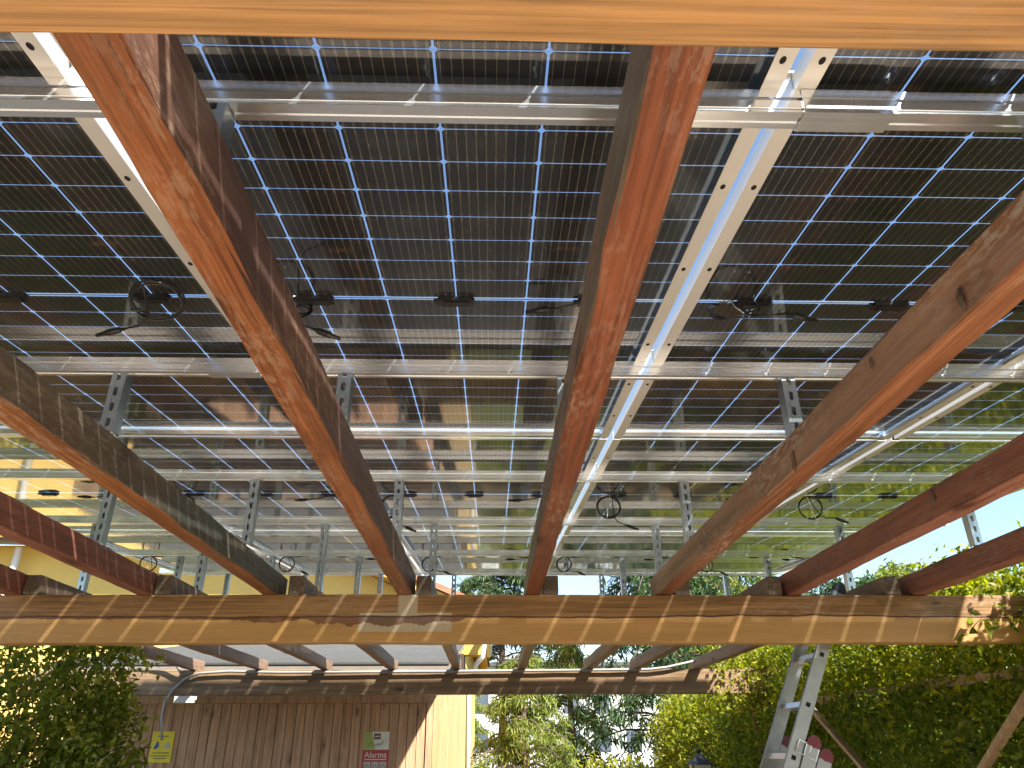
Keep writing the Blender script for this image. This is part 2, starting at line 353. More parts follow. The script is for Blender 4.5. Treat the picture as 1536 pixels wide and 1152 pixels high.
# posts, side rail and knee braces on the hedge side, posts on the house side
def post(x, y): MB().box((x, y, (BZ0-GZ)/2), (.12, .12, BZ0-GZ)).build('post', W_pole, perg)
for x, y in ((2.82, .338), (3.12, Y2+.05), (2.95, Y3+.05), (-3.42, .338), (-3.42, Y2+.05), (-4.3, Y3+.05)): post(x, y)
MB().box((2.98, 5.1, (-.55-GZ+.3)/2+.2), (.09, .09, -.55-GZ+.5+.4)).build('post', W_pole, perg)
MB().bar((2.8, 3.4, .345-GZ), (2.8, 8.0, .345-GZ), .03, .055).build('side_rail', W_pole, perg)
for y0, y1 in ((6.65, 5.14), (3.72, 5.06)):
    MB().bar((2.635, y0, .31-GZ), (2.635, y1, -.53-GZ), .03, .045, (1, 0, 0)).build('knee_brace', W_pole, perg)

# ------------------------------------------------------------------ solar array
XC, YC, ZC, TILT = -.1003, 1.6594, 1.0642, .0838
CP, RP, MIDGAP = .184, .0925, .015               # cell pitch across, along, gap at the middle
PW, PL, PITCHX, PITCHY = 1.134, 2.278, 1.159, 2.298
nrm = Vector((0, -math.sin(TILT), math.cos(TILT))); along = Vector((0, math.cos(TILT), math.sin(TILT)))
def arr(x, s, off=0.): return Vector((x, YC, ZC)) + along*s + nrm*off
cw, chh, cc = .1798, .0901, .0055
octo = [(-cw/2+cc, -chh/2), (cw/2-cc, -chh/2), (cw/2, -chh/2+cc), (cw/2, chh/2-cc), (cw/2-cc, chh/2), (-cw/2+cc, chh/2), (-cw/2, chh/2-cc), (-cw/2, -chh/2+cc)]
me_cell = MB().prism(octo, lambda u, v_, t: (u, v_, t), -.0002, .0002).mesh('cell'); me_cell.materials.append(M_cell)
cells_xy = []
for j in range(24):
    yy = (MIDGAP/2 + (j-12+.5)*RP) if j >= 12 else (-MIDGAP/2 - (11-j+.5)*RP)
    for i in range(6): cells_xy.append(((i-2.5)*CP, yy))
def joined_cells():
    mb = MB()
    for x, y in cells_xy: mb.prism(octo, lambda u, v_, t: (u+x, v_+y, t), -.0002, .0002)
    me = mb.mesh('cells'); me.materials.append(M_cell); return me
me_cells = joined_cells()
me_glass = MB().box((0, 0, -.0005), (PW-.004, PL-.004, .0055)).mesh('glass'); me_glass.materials.append(M_glass)
LP = [(0, .004), (0, -.030), (.033, -.030), (.033, -.0275), (.0025, -.0275), (.0025, -.0055), (.009, -.0055), (.009, -.0038), (.0025, -.0038), (.0025, .0025), (.006, .0025), (.006, .004)]
me_side = MB().prism(LP, lambda u, v_, t: (-PW/2+u, t, v_), -PL/2+.001, PL/2-.001).mesh('frame_side'); me_side.materials.append(A_frame)
LE = [(0, .004), (0, -.030), (.02, -.030), (.02, -.0275), (.0025, -.0275), (.0025, -.0055), (.009, -.0055), (.009, -.0038), (.0025, -.0038), (.0025, .0025), (.006, .0025), (.006, .004)]
me_end = MB().prism(LE, lambda u, v_, t: (t, -PL/2+u, v_*.985), -PW/2+.0335, PW/2-.0335).mesh('frame_end'); me_end.materials.append(A_frame_end)
hol = MB()
for yy in (0.,):
    for k in range(1): hol.prism([(.0065*math.cos(a)*.8, .0065*math.sin(a)*1.25) for a in [2*math.pi*q/10 for q in range(10)]], lambda u, v_, t: (-PW/2+.0185+u, yy+v_, t), -.0307, -.0301)
me_hole = hol.mesh('mounting_hole'); me_hole.materials.append(HOLE)
me_rib = MB().box((0, 0, -.0005), (1.1, .0055, .0003)).mesh('busbar_ribbon'); me_rib.materials.append(alu('tinned_ribbon', (.5, .5, .48), .4))
def jbox():
    mb = MB(); pr = [(-.048, -.016), (.04, -.016), (.048, -.008), (.048, .008), (.04, .016), (-.048, .016)]
    mb.prism(pr, lambda u, v_, t: (u, v_, t), -.0145, -.0035); mb.box((0, .001, -.0168), (.07, .024, .0052)); mb.box((-.053, 0, -.009), (.012, .014, .008)); return mb.mesh('junction_box')
me_box = jbox(); me_box.materials.append(BLACK)
def coil_mesh(r, turns, ex):
    pts = []; n = 22*turns
    pts += [(.0, 0, .0+r*.98), (-.004, .002, r*1.0)]
    for k in range(n):
        a = math.pi/2 + 2*math.pi*k/22; q = r*(1+.05*math.sin(k*.37)); pts.append((q*math.cos(a)*ex, .004*math.sin(k*.9)+(k/22-turns/2)*.0045, q*math.sin(a)))
    a = math.pi/2+2*math.pi*n/22
    pts += [(.02, .01, r*.4), (.035, .008, -r*.8), (.06, .006, -r*1.25), (.1, .004, -r*1.42)]
    return MB().tube(pts, .0028, 6).mesh('cable_coil', True)
me_coil = coil_mesh(.062, 3, 1.0); me_coil.materials.append(CABLE)
def conn_mesh():
    mb = MB(); mb.tube([(0, 0, 0), (.012, 0, -.002), (.013, 0, -.002), (.05, 0, -.008), (.051, 0, -.008), (.075, 0, -.012)], [.004, .005, .008, .0085, .0065, .005], 8)
    for k in range(4): mb.tube([(.02+.007*k, 0, -.0031-.0011*k), (.023+.007*k, 0, -.0036-.0011*k)], .0094, 8)
    return mb.mesh('connector', True)
me_conn = conn_mesh(); me_conn.materials.append(BLACK)
me_tie = MB().tube([(0, -.012, .066), (.004, -.014, .03), (-.003, -.013, -.02), (0, -.012, -.068)], .0018, 5).mesh('cable_tie'); me_tie.materials.append(TIE)
def lead_mesh():
    return MB().tube([(0, 0, -.008), (.02, -.012, -.02), (.045, -.03, -.03), (.04, -.05, -.022), (.0, -.055, -.03), (-.05, -.06, -.038), (-.1, -.062, -.045)], .0028, 6).mesh('cable_lead', True)
me_lead = lead_mesh(); me_lead.materials.append(CABLE)

rown = ['lowest row, over the front and middle beams', 'middle row, above the cracked middle beam', 'highest row, nearest the wooden shed']
coln = ['at the yellow-house end of its row', 'second from the yellow-house end of its row', 'in the middle of its row', 'second from the hedge end of its row', 'at the hedge end of its row']
for r in range(3):
    for ci in range(5):
        px = XC + (ci-2)*PITCHX; p = arr(px, r*PITCHY)
        t = thing('solar_panel', 'dark glass solar panel in the %s, %s' % (rown[r].split(',')[0], coln[ci]), 'solar panel', p, (TILT, 0, 0), 'solar panels on the pergola roof')
        obj('glass', me_glass, None, t)
        for s in (0, 1):
            fs_ = obj('frame_side', me_side, None, t, rot=(0, 0, math.pi*s)); [obj('mounting_hole', me_hole, None, fs_, (0, yy, 0)) for yy in (-.86, -.535, -.216, .216, .536, .86)]
            obj('frame_end', me_end, None, t, rot=(0, 0, math.pi*s))
        if r < 2:
            for x, y in cells_xy: obj('cell', me_cell, None, t, (x, y, -.0005))
        else:
            c = obj('cells', me_cells, None, t, (0, 0, -.0005)); c['kind'] = 'stuff'
        obj('busbar_ribbon', me_rib, None, t)
        for k, xb in enumerate((-2*CP, 0, 2*CP)):
            b = obj('junction_box', me_box, None, t, (xb, -.002, 0))
            if k == 0:
                tl = math.radians(50 if r == 0 else 6) + random.uniform(-.1, .1)
                cx = -.075 + random.uniform(-.02, .02); cr = obj('cable_coil', me_coil, None, b, (cx, -.02, -.035 if r == 0 else -.075), (-tl, random.uniform(-.3, .3), random.uniform(-.5, .5)))
                M = cr.rotation_euler.to_matrix(); q = Vector(cr.location)+M @ Vector((.1, .004, -.088))
                obj('connector', me_conn, None, b, q, (cr.rotation_euler.x, .25, cr.rotation_euler.z)); obj('cable_tie', me_tie, None, b, cr.location, cr.rotation_euler)
            if k == 2:
                if (r, ci) == (0, 1):
                    cr = obj('cable_coil', me_coil, None, b, (.03, -.035, -.035), (-1.2, .1, math.pi+.1)); M = cr.rotation_euler.to_matrix(); q = Vector(cr.location)+M @ Vector((.1, .004, -.088))
                    obj('connector', me_conn, None, b, q, (-.3, .1, math.pi))
                else:
                    rz_ = random.uniform(-.3, .3) if (r, ci) != (1, 4) else .2
                    ld = obj('cable_lead', me_lead, None, b, (0, 0, 0), (0, 0, rz_)); M = Matrix.Rotation(rz_, 3, 'Z')
                    obj('connector', me_conn, None, b, M @ Vector((-.1, -.062, -.045)), (0, -.15, math.pi+rz_))

# mounting rails
RAILS = [-.777, .362, 1.69, 2.80, 4.12, 5.22]
prof = [(-.02, -.0302), (-.02, -.0455), (-.0135, -.0462), (-.0135, -.0512), (-.02, -.052), (-.02, -.067), (-.0172, -.0685), (-.0172, -.0705), (-.02, -.072), (-.02, -.0755),
        (-.0065, -.0755), (-.0065, -.0735), (.0065, -.0735), (.0065, -.0755), (.02, -.0755), (.02, -.0302), (.006, -.0302), (.006, -.036), (-.006, -.036), (-.006, -.0302)]
rl = ['front rail under the lowest row of panels', 'rear rail under the lowest row of panels', 'front rail under the middle row of panels', 'rear rail under the middle row of panels', 'front rail under the highest row of panels', 'rear rail under the highest row of panels']
joints = {0: [.575], 1: [-.79], 2: [1.4], 3: [], 4: [], 5: []}
for i, s in enumerate(RAILS):
    t = thing('mounting_rail', 'long grooved aluminium '+rl[i], 'rail', arr(0, s), (TILT, 0, 0), 'aluminium rails under the panels')
    ends = [-3.02]+[j for j in joints[i]]+[2.83]
    for a, b in zip(ends[:-1], ends[1:]):
        MB().prism(prof, lambda u, v_, q: (q, u, v_), a+.001, b-.001).build('bar', A_rail, t)
    for j in joints[i]:
        pf = [(-.0228, -.031), (-.0228, -.0475), (-.0215, -.048), (-.0215, -.0495), (-.0228, -.05), (-.0228, -.078), (.0228, -.078), (.0228, -.031), (.0208, -.031), (.0208, -.076), (-.0208, -.076), (-.0208, -.031)]
        MB().prism(pf, lambda u, v_, q: (q, u, v_), j-.075, j+.075).build('splice_sleeve', A_rail, t)
    for gx in [XC+(k-1.5)*PITCHX for k in range(4)]:
        mb = MB(); mb.box((gx, 0, .0065), (.05, .045, .004)); mb.box((gx, 0, -.012), (.0235, .03, .032)); mb.build('mid_clamp', A_frame_end, t)

# slotted struts
def strut_mesh(L):
    mb = MB(); w, d, th = .041, .041, .0025; slot, pit, sw = .028, .05, .013
    # web faces the camera: bars beside the slots, bridges between them
    mb.box((-(w+sw)/4, 0, L/2), ((w-sw)/2, th, L)); mb.box(((w+sw)/4, 0, L/2), ((w-sw)/2, th, L))
    z = 0.
    first_ = .012
    mb.box((0, 0, first_/2), (sw, th*.98, first_))
    z = first_
    while z < L:
        z2 = z+slot; br = min(pit-slot, max(.001, L-z2))
        if z2 < L: mb.box((0, 0, z2+br/2), (sw, th*.98, br))
        # rounded slot ends
        for zz, sg in ((z, 1), (z2, -1)):
            if zz+sg*.004 < L and z2 < L:
                for sx in (-1, 1): mb.add([(sx*sw/2, -th*.48, zz), (sx*sw/2-sx*.004, -th*.48, zz), (sx*sw/2, -th*.48, zz+sg*.004), (sx*sw/2, th*.48, zz), (sx*sw/2-sx*.004, th*.48, zz), (sx*sw/2, th*.48, zz+sg*.004)], [(0, 1, 2), (3, 5, 4), (0, 3, 4, 1), (1, 4, 5, 2), (0, 2, 5, 3)])
        z = z2+(pit-slot)
    for sx in (-1, 1):
        mb.box((sx*(w/2-th/2), d/2+th*.51, L/2), (th, d-.001, L*.9995)); mb.box((sx*(w/2-.006), d+th/2, L/2), (.009, th, L*.999))
    return mb
def strut(ri, x, zb, lab):
    top = arr(x, RAILS[ri], -.0757) - Vector((0, .0205, 0)); ztop = top.z-.0035
    o = strut_mesh(ztop-zb).build('strut_post', A_strut, None, loc=(x, top.y, zb)); tag(o, lab, 'strut', 'slotted struts carrying the rails')
    return o
SX = {0: [-.448, .905], 1: [-1.12, -.45, .213, .9], 2: [-1.77, -1.11, -.44, .905, 2.24], 3: [-2.39, -1.72, -1.02, -.357, 1.0, 2.14], 4: [-2.4, -1.70, -1.03, 1.01, 2.15], 5: [-2.4, -1.70, -1.02, -.35, 1.0, 2.15]}
ordn = ['first', 'second', 'third', 'fourth', 'fifth', 'sixth']
for ri, xs in SX.items():
    for k, x in enumerate(sorted(xs)):
        strut(ri, x, H+RH+(.022 if abs(x+.445) < .02 else .002) if ri < 3 else H+RH-.010, 'slotted steel strut, %s from the house along the %s' % (ordn[k], rl[ri].replace('under the ', 'of the ').replace(' of panels', '')))

# ------------------------------------------------------------------ wooden shed
SY = 9.2; SXL, SXR = -4.6, -.66
shed = thing('wooden_shed', 'brown vertical-board wooden shed with grey ribbed roof and one sunlit side', 'shed', (0, 0, GZ))
core = MB(); core.add([(SXL, SY+.03, 0), (SXR-.012, SY+.03, 0), (-.44, 13, 0), (SXL, 13, 0), (SXL, SY+.03, .84-GZ), (SXR-.012, SY+.03, .84-GZ), (-.44, 13, 1.4-GZ), (SXL, 13, 1.4-GZ)], [(0, 1, 5, 4), (1, 2, 6, 5), (2, 3, 7, 6), (3, 0, 4, 7), (4, 5, 6, 7)])
core.build('wall_core', simple('dark_backing', (.05, .03, .02), .9), shed)
bw = .105; nb = int((SXR-SXL-.06)/bw)
me_bd = MB().prism([(-bw/2+.002, .008), (-bw/2+.002, -.006), (-bw/2+.006, -.011), (bw/2-.006, -.011), (bw/2-.002, -.006), (bw/2-.002, .008)], lambda u, v_, t: (u, v_, t), 0, .45-GZ).mesh('wall_board'); me_bd.materials.append(W_shed)
for k in range(nb): obj('wall_board', me_bd, None, shed, (SXR-.075-bw*(k+.5), SY+.012+random.uniform(-.002, .002), 0))
MB().box(((SXL+SXR)/2, SY-.006, .505-GZ), (SXR-SXL, .03, .105)).build('trim_board', W_shed, shed)
MB().box((SXR-.035, SY-.004, (.45-GZ)/2), (.07, .034, .449-GZ)).build('corner_board', W_shed, shed)
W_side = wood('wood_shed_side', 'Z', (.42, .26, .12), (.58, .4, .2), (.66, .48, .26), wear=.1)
sd = Vector((-.44-SXR, 13-SY-.03, 0)); sdl = sd.length; sa = math.atan2(sd.y, sd.x)
me_sb = MB().prism([(-bw/2+.002, .008), (-bw/2+.002, -.006), (-bw/2+.006, -.011), (bw/2-.006, -.011), (bw/2-.002, -.006), (bw/2-.002, .008)], lambda u, v_, t: (u, v_, t), 0, .78-GZ).mesh('side_board'); me_sb.materials.append(W_side)
for k in range(int(sdl/bw)):
    p = Vector((SXR, SY+.03, 0)) + sd*((k+.5)*bw/sdl); obj('side_board', me_sb, None, shed, (p.x+.01, p.y, 0), (0, 0, sa))
# roof: slab with overlapping rows
ex0, ex1, ey, ez = -4.7, -.45, 8.42, .74; ry, rz1 = 12.4, 1.40
rs = (rz1-ez)/(ry-ey); roof = MB(); roof.add([(ex0, ey, ez-GZ), (ex1, ey, ez-GZ), (ex1, ry, rz1-GZ), (ex0, ry, rz1-GZ), (ex0, ey, ez-GZ+.05), (ex1, ey, ez-GZ+.05), (ex1, ry, rz1-GZ+.05), (ex0, ry, rz1-GZ+.05)], [(0, 3, 2, 1), (4, 5, 6, 7), (0, 1, 5, 4), (1, 2, 6, 5), (2, 3, 7, 6), (3, 0, 4, 7)])
ro = roof.build('roof', simple('roof_underlay', (.2, .17, .14), .8), shed)
GREY = simple('grey_roofing', (.075, .075, .072), .75, 0, .2, 5, .3)
nr = 34; rp = math.hypot(ry-ey, rz1-ez)/nr
me_rr = MB().prism([(-rp*.1, .004), (rp*.99, .002), (rp*.99, .007), (rp*.0, .03), (-rp*.1, .026)], lambda u, v_, t: (t, u, v_), 0, ex1-ex0-.01).mesh('roof_row'); me_rr.materials.append(GREY)
for k in range(nr): obj('roof_row', me_rr, None, ro, (ex0+.005, ey+(ry-ey)*k/nr, ez-GZ+.05+(rz1-ez)*k/nr), (math.atan(rs), 0, 0))
MB().box(((ex0+ex1)/2, ry+.03, rz1+.05-GZ), (ex1-ex0, .1, .12)).build('ridge_board', simple('dark_timber', (.06, .04, .03), .8), shed)

# ------------------------------------------------------------------ yellow house
house = thing('yellow_house', 'yellow rendered house with ochre eaves rising behind the wooden shed', 'house', (0, 0, GZ))
YEL = simple('yellow_render', (.74, .5, .15), .85, 0, .06, 3, .15); OCH = simple('ochre_eave', (.62, .36, .07), .7, 0, .08, 4, .1)
TILE = simple('roof_tile', (.33, .14, .08), .8, 0, .3, 8, .4); WHITE = simple('white_paint', (.78, .77, .72), .45, 0, .05, 6, .03)
HY = 13.1
wl = MB(); wl.prism([(-13, 0), (-.45, 0), (-.45, 1.95-GZ), (-3.3, 3.2-GZ), (-13, 3.2-GZ)], lambda u, v_, t: (u, t, v_), HY, HY+9).build('wall', YEL, house)
# overhanging roof: level eave on the left, verge falling to the right
def slab(name, pts, th, matl):
    mb = MB(); n = len(pts); mb.add(list(pts)+[(p[0], p[1], p[2]+th) for p in pts], [tuple(range(n)), tuple(range(2*n-1, n-1, -1))]+[(i, (i+1) % n, n+(i+1) % n, n+i) for i in range(n)]); return mb.build(name, matl, house)
slab('eave', [(-13.3, HY-.62, 3.2-GZ), (-3.35, HY-.62, 3.2-GZ), (-3.35, HY+9, 5.4-GZ), (-13.3, HY+9, 5.4-GZ)], .14, OCH)
slab('verge', [(-3.35, HY-.55, 3.2-GZ), (-.12, HY-.55, 1.86-GZ), (-.12, HY+9, 1.86-GZ), (-3.35, HY+9, 3.2-GZ)], .14, OCH)
slab('roof', [(-13.35, HY-.66, 3.35-GZ), (-3.37, HY-.66, 3.35-GZ), (-3.37, HY+9.1, 5.55-GZ), (-13.35, HY+9.1, 5.55-GZ)], .1, TILE)
slab('roof', [(-3.36, HY-.6, 3.35-GZ), (-.06, HY-.6, 2.0-GZ), (-.06, HY+9.1, 2.0-GZ), (-3.36, HY+9.1, 3.35-GZ)], .1, TILE)
MB().box((-.4, HY-.16, 1.6-GZ), (.5, .3, .5)).build('eave_return', OCH, house)
gt = MB(); gt.tube([(-.06, HY-.7, 1.8-GZ), (-.06, HY+4, 1.8-GZ)], .06, 8); gt.build('gutter', WHITE, house, True)
a = onY(726, 968, 12.6); b = onY(724, 985, 12.6); c = onY(714, 996, 12.7); d = onY(703, 1040, 13.0)
MB().tube([(a.x, 12.6, a.z-GZ+.2), (a.x, 12.6, a.z-GZ), (b.x, 12.6, b.z-GZ), (c.x, 12.75, c.z-GZ), (d.x, 12.95, d.z-GZ), (d.x+.02, 12.95, 0)], .042, 8).build('downpipe', WHITE, house, True)
p = onY(8, 845, 12.6); MB().tube([(p.x, 12.85, 3.1-GZ), (p.x, 12.85, 0)], .06, 8).build('downpipe', WHITE, house, True)

# ------------------------------------------------------------------ conduit, flood light, signs
GP = simple('grey_pvc', (.3, .29, .27), .5, 0, .08, 5, .03)
pts = [onY(x, y, 8.03) for x, y in ((1075, 983), (1040, 992), (1000, 1001), (975, 1004), (900, 1005), (700, 1007), (560, 1008), (420, 1009), (345, 1007), (300, 1010), (278, 1018), (260, 1034), (248, 1052), (243, 1075), (243, 1110))]
o = MB().tube([(p.x, 8.025, p.z) for p in pts], .013, 8).build('conduit', GP, None, True); tag(o, 'grey plastic conduit pipe running along the top of the dark rear beam', 'conduit')
pts = [onY(x, y, 7.9) for x, y in ((212, 966), (235, 974), (252, 986), (262, 1000), (266, 1010))]
o = MB().tube([(p.x, 7.9+.03*k, p.z) for k, p in enumerate(pts)], .015, 8).build('conduit', GP, None, True); tag(o, 'short bent grey conduit dropping beside the vine to the rear beam', 'conduit')
p = onY(282, 1050, 8.5)
t = thing('flood_light', 'small white flood light fixed under the rear beam by the vine', 'light', (p.x, 8.42, p.z))
MB().add([(-.1, -.05, -.03), (.1, -.05, -.03), (.085, .05, -.03), (-.085, .05, -.03), (-.085, -.03, .03), (.085, -.03, .03), (.085, .05, .03), (-.085, .05, .03)], [(0, 1, 2, 3), (4, 7, 6, 5), (0, 4, 5, 1), (1, 5, 6, 2), (2, 6, 7, 3), (3, 7, 4, 0)]).build('housing', WHITE, t)
MB().box((0, -.004, -.0335), (.165, .075, .005)).build('lens', simple('lamp_lens', (.75, .68, .5), .3), t)
MB().tube([(.11, 0, .0), (.11, 0, .06), (-.11, 0, .06), (-.11, 0, 0)], .006, 6).build('bracket', WHITE, t)
MB().box((0, .0, .13), (.03, .02, .14)).build('arm', GP, t)

def text(body, size, matl, parent, loc, name='lettering'):
    cu = bpy.data.curves.new('t', 'FONT'); cu.body = body; cu.size = size; cu.align_x = 'CENTER'; cu.extrude = .0006; cu.resolution_u = 3
    o = bpy.data.objects.new('t', cu); C.objects.link(o); dg = bpy.context.evaluated_depsgraph_get(); me = bpy.data.meshes.new_from_object(o.evaluated_get(dg)); bpy.data.objects.remove(o)
    me.materials.clear(); me.materials.append(matl); return obj(name, me, None, parent, loc, (math.pi/2, 0, 0))
def flat(name, x0, x1, z0, z1, y, matl, parent, th=.002): return MB().box(((x0+x1)/2, y, (z0+z1)/2), (x1-x0, th, z1-z0)).build(name, matl, parent)
RED = simple('sign_red', (.42, .05, .05), .5); SW = simple('sign_white', (.72, .72, .66), .5); SG = simple('sign_green', (.35, .42, .12), .5); SB = simple('sign_brown', (.16, .06, .04), .5); SGR = simple('sign_grey', (.45, .47, .44), .5)
SYE = simple('sign_yellow', (.8, .66, .04), .5); SBL = simple('sign_blue', (.06, .12, .3), .5); SDK = simple('sign_ink', (.12, .1, .05), .6)
p = onY(565.5, 1097, SY-.02)
t = thing('alarm_sign', 'red and white alarm sign lettered Alarma on the shed boards', 'sign', (p.x, SY-.006, p.z))
flat('plate', -.145, .145, -.46, 0, 0, RED, t, .006)
flat('header', -.142, .142, -.185, -.003, -.005, SW, t); flat('picture', -.14, -.05, -.183, -.005, -.007, SG, t)
MB().prism([(-.05, -.183), (-.01, -.183), (-.03, -.09), (-.05, -.03)], lambda u, v_, q: (u, q, v_), -.0082, -.0062).build('picture', SG, t)
flat('logo', -.03, .045, -.08, -.022, -.007, SB, t); flat('logo_mark', -.018, .033, -.056, -.046, -.0092, SW, t)
MB().tube([(-.08, -.008, -.15), (-.055, -.008, -.1), (-.05, -.008, -.155), (-.02, -.008, -.125), (-.012, -.008, -.15), (.01, -.008, -.122), (.016, -.008, -.148), (.035, -.008, -.118), (.04, -.008, -.14), (.06, -.008, -.13), (.075, -.008, -.1)], .0035, 5).build('script', SB, t)
text('Alarma', .085, SW, t, (0, -.0045, -.262))
for k in range(3): flat('icon_panel', -.125+.088*k, -.05+.088*k, -.415, -.305, -.005, SGR, t); MB().tube([(-.09+.088*k+.02*math.cos(a), -.0065, -.36+.028*math.sin(a)) for a in [q*math.pi/4 for q in range(8)]], .004, 4, True).build('icon', SDK, t)
flat('small_print', -.12, .12, -.286, -.277, -.005, SW, t); flat('small_print', -.12, .0, -.44, -.43, -.005, SW, t)
p = onY(246, 1097, SY-.02)
t = thing('warning_sign', 'yellow warning sign on the shed wall half behind the vine', 'sign', (p.x, SY-.006, p.z))
flat('plate', -.12, .12, -.31, 0, 0, SYE, t, .005)
MB().prism([(-.085, -.18), (-.05, -.175), (-.03, -.15), (-.035, -.12), (-.05, -.1), (-.065, -.105), (-.06, -.12), (-.08, -.145)], lambda u, v_, q: (u, q, v_), -.006, -.004).build('bird_icon', SBL, t)
MB().prism([(.02, -.17), (.09, -.17), (.085, -.13), (.06, -.1), (.05, -.13), (.03, -.14)], lambda u, v_, q: (u, q, v_), -.006, -.004).build('figure_icon', SGR, t)
for z, l in ((-.05, .06), (-.215, .09), (-.245, .1), (-.27, .07)): flat('small_print', -l, l, z-.004, z+.004, -.004, SDK, t)

# ------------------------------------------------------------------ ladder
lad = thing('extension_ladder', 'aluminium extension ladder with dark red end caps leaning by the hedge', 'ladder', (0, 0, 0))
ln = Vector((.434, 0, .898)).normalized(); lx = Vector((ln.z, 0, -ln.x))           # along the rails, and across them in the leaning direction
foot = Vector((1.537, 4.25, -.105)) + ln*((GZ+.105)/ln.z)
CAPM = simple('dark_red_cap', (.14, .014, .026), .45); RUNG = simple('rung_aluminium', (.75, .75, .73), .3, .8, .05, 20, .03)
def lrail(y, off, length, cap, start=0.):
    a = foot + lx*off + ln*start; a.y = y; b = a + ln*length; mb = MB()
    # box section: two plates with flanges
    M = Matrix((lx, Vector((0, 1, 0)), ln)).transposed(); mb.box((a+b)/2, (.068, .024, length), M)
    r_ = mb.build('rail', A_ladder, lad)
    if cap is not None:
        MB().box(b+ln*.012, (.071, .027, .03), M).build('end_cap', cap, r_); MB().tube([b+ln*.024+Vector((0, -.0128, 0)), b+ln*.024+Vector((0, .0128, 0))], .031, 16).build('end_cap', cap, r_)
    return r_
L1 = .80/ln.z + (-GZ)/ln.z - .02
DK = simple('cap_dark', (.03, .03, .035), .5)
lrail(4.25, 0, L1, DK); lrail(4.60, 0, L1, DK)
capz = (.045-GZ)/ln.z
for off, L in ((.074, capz), (.148, capz-.035)):
    lrail(4.235, off, L-.03, CAPM, .01); lrail(4.615, off, L-.03, CAPM, .01)
zs = [.445+.251*k for k in range(-8, 2)]
for z in zs:
    q = foot + ln*((z-GZ)/ln.z)
    if z > .75 or q.z < GZ+.1: continue
    M = Matrix((lx, Vector((0, 1, 0)), ln)).transposed()
    MB().box((q.x, 4.425, q.z), (.03, .33, .03), M).build('rung', RUNG, lad)
    MB().box((q.x, 4.2372, q.z), (.022, .003, .022), M).build('rung_end', HOLE, lad)
    for off in (.074, .148):
        if q.z < -.06:
            MB().box((q.x+lx.x*off, 4.425, q.z+lx.z*off), (.03, .35, .03), M).build('rung', RUNG, lad); MB().box((q.x+lx.x*off, 4.2222, q.z+lx.z*off), (.022, .003, .022), M).build('rung_end', HOLE, lad)
for off in (.02, .085):
    q = foot + ln*((-.0-GZ)/ln.z) + lx*off; M = Matrix((lx, Vector((0, 1, 0)), ln)).transposed()
    MB().tube([M @ Vector((x, 0, z))+Vector((q.x, 4.225, q.z)) for x, z in ((-.02, -.03), (.02, -.03), (.02, .03), (-.02, .03))], .004, 5, True).build('rung_hook', RUNG, lad)

# ------------------------------------------------------------------ lantern
p = onY(1047, 1122, 9.4)
lan = thing('garden_lantern', 'black garden lantern on a post in front of the sunlit hedge', 'lantern', (p.x, 9.4, GZ))
IRON = simple('black_iron', (.015, .017, .02), .45, .3, .2, 20, .1); zt = p.z-GZ
def pyr(z0, z1, a, b, nm, mt): MB().add([(-a, -a, z0), (a, -a, z0), (a, a, z0), (-a, a, z0), (-b, -b, z1), (b, -b, z1), (b, b, z1), (-b, b, z1)], [(0, 3, 2, 1), (4, 5, 6, 7), (0, 1, 5, 4), (1, 2, 6, 5), (2, 3, 7, 6), (3, 0, 4, 7)]).build(nm, mt, lan)
pyr(zt-.17, zt-.08, .13, .045, 'roof', IRON); pyr(zt-.08, zt-.05, .045, .02, 'roof', IRON); MB().tube([(0, 0, zt-.05), (0, 0, zt-.035), (0, 0, zt-.02), (0, 0, zt-.012), (0, 0, zt)], [.012, .03, .032, .014, .004], 10).build('finial', IRON, lan, True)
pyr(zt-.42, zt-.173, .07, .105, 'glass', simple('lantern_glass', (.6, .6, .5), .15)); pyr(zt-.46, zt-.42, .05, .078, 'base', IRON)
for sx in (-1, 1):
    for sy in (-1, 1): MB().bar((sx*.073, sy*.073, zt-.43), (sx*.108, sy*.108, zt-.17), .012, .012).build('glazing_bar', IRON, lan)
MB().tube([(0, 0, 0), (0, 0, .15), (0, 0, .16), (0, 0, zt-.46)], [.07, .06, .03, .028], 10).build('post', IRON, lan, True)

# ------------------------------------------------------------------ foliage
def leaves(P, size, asp=.5, up_bias=.3, droop=None):
    """P: n x 3 points -> mesh of small folded leaves"""
    n = len(P); d = rng.normal(size=(n, 3)); d[:, 2] += -.5 if droop is None else droop; d /= np.linalg.norm(d, axis=1)[:, None]
    nn = rng.normal(size=(n, 3)); nn[:, 2] += up_bias; s = np.cross(d, nn); s /= np.linalg.norm(s, axis=1)[:, None]+1e-9; up_ = np.cross(s, d)
    L = (size*rng.uniform(.6, 1.35, n))[:, None]; W = L*asp*.5
    base = P; mid = P+d*L*.45; tip = P+d*L-up_*L*.12
    V = np.stack([base, mid+s*W+up_*W*.35, tip, mid-s*W+up_*W*.35], 1).reshape(-1, 3)
    m = bpy.data.meshes.new('foliage'); m.vertices.add(4*n); m.vertices.foreach_set('co', V.astype(np.float32).ravel())
    m.loops.add(6*n); m.polygons.add(2*n)
    i = np.arange(n)[:, None]*4; idx = np.concatenate([i, i+1, i+2, i, i+2, i+3], 1).ravel()
    m.loops.foreach_set('vertex_index', idx.astype(np.int32)); m.polygons.foreach_set('loop_start', (np.arange(2*n)*3).astype(np.int32)); m.update(calc_edges=True); m.validate(); return m
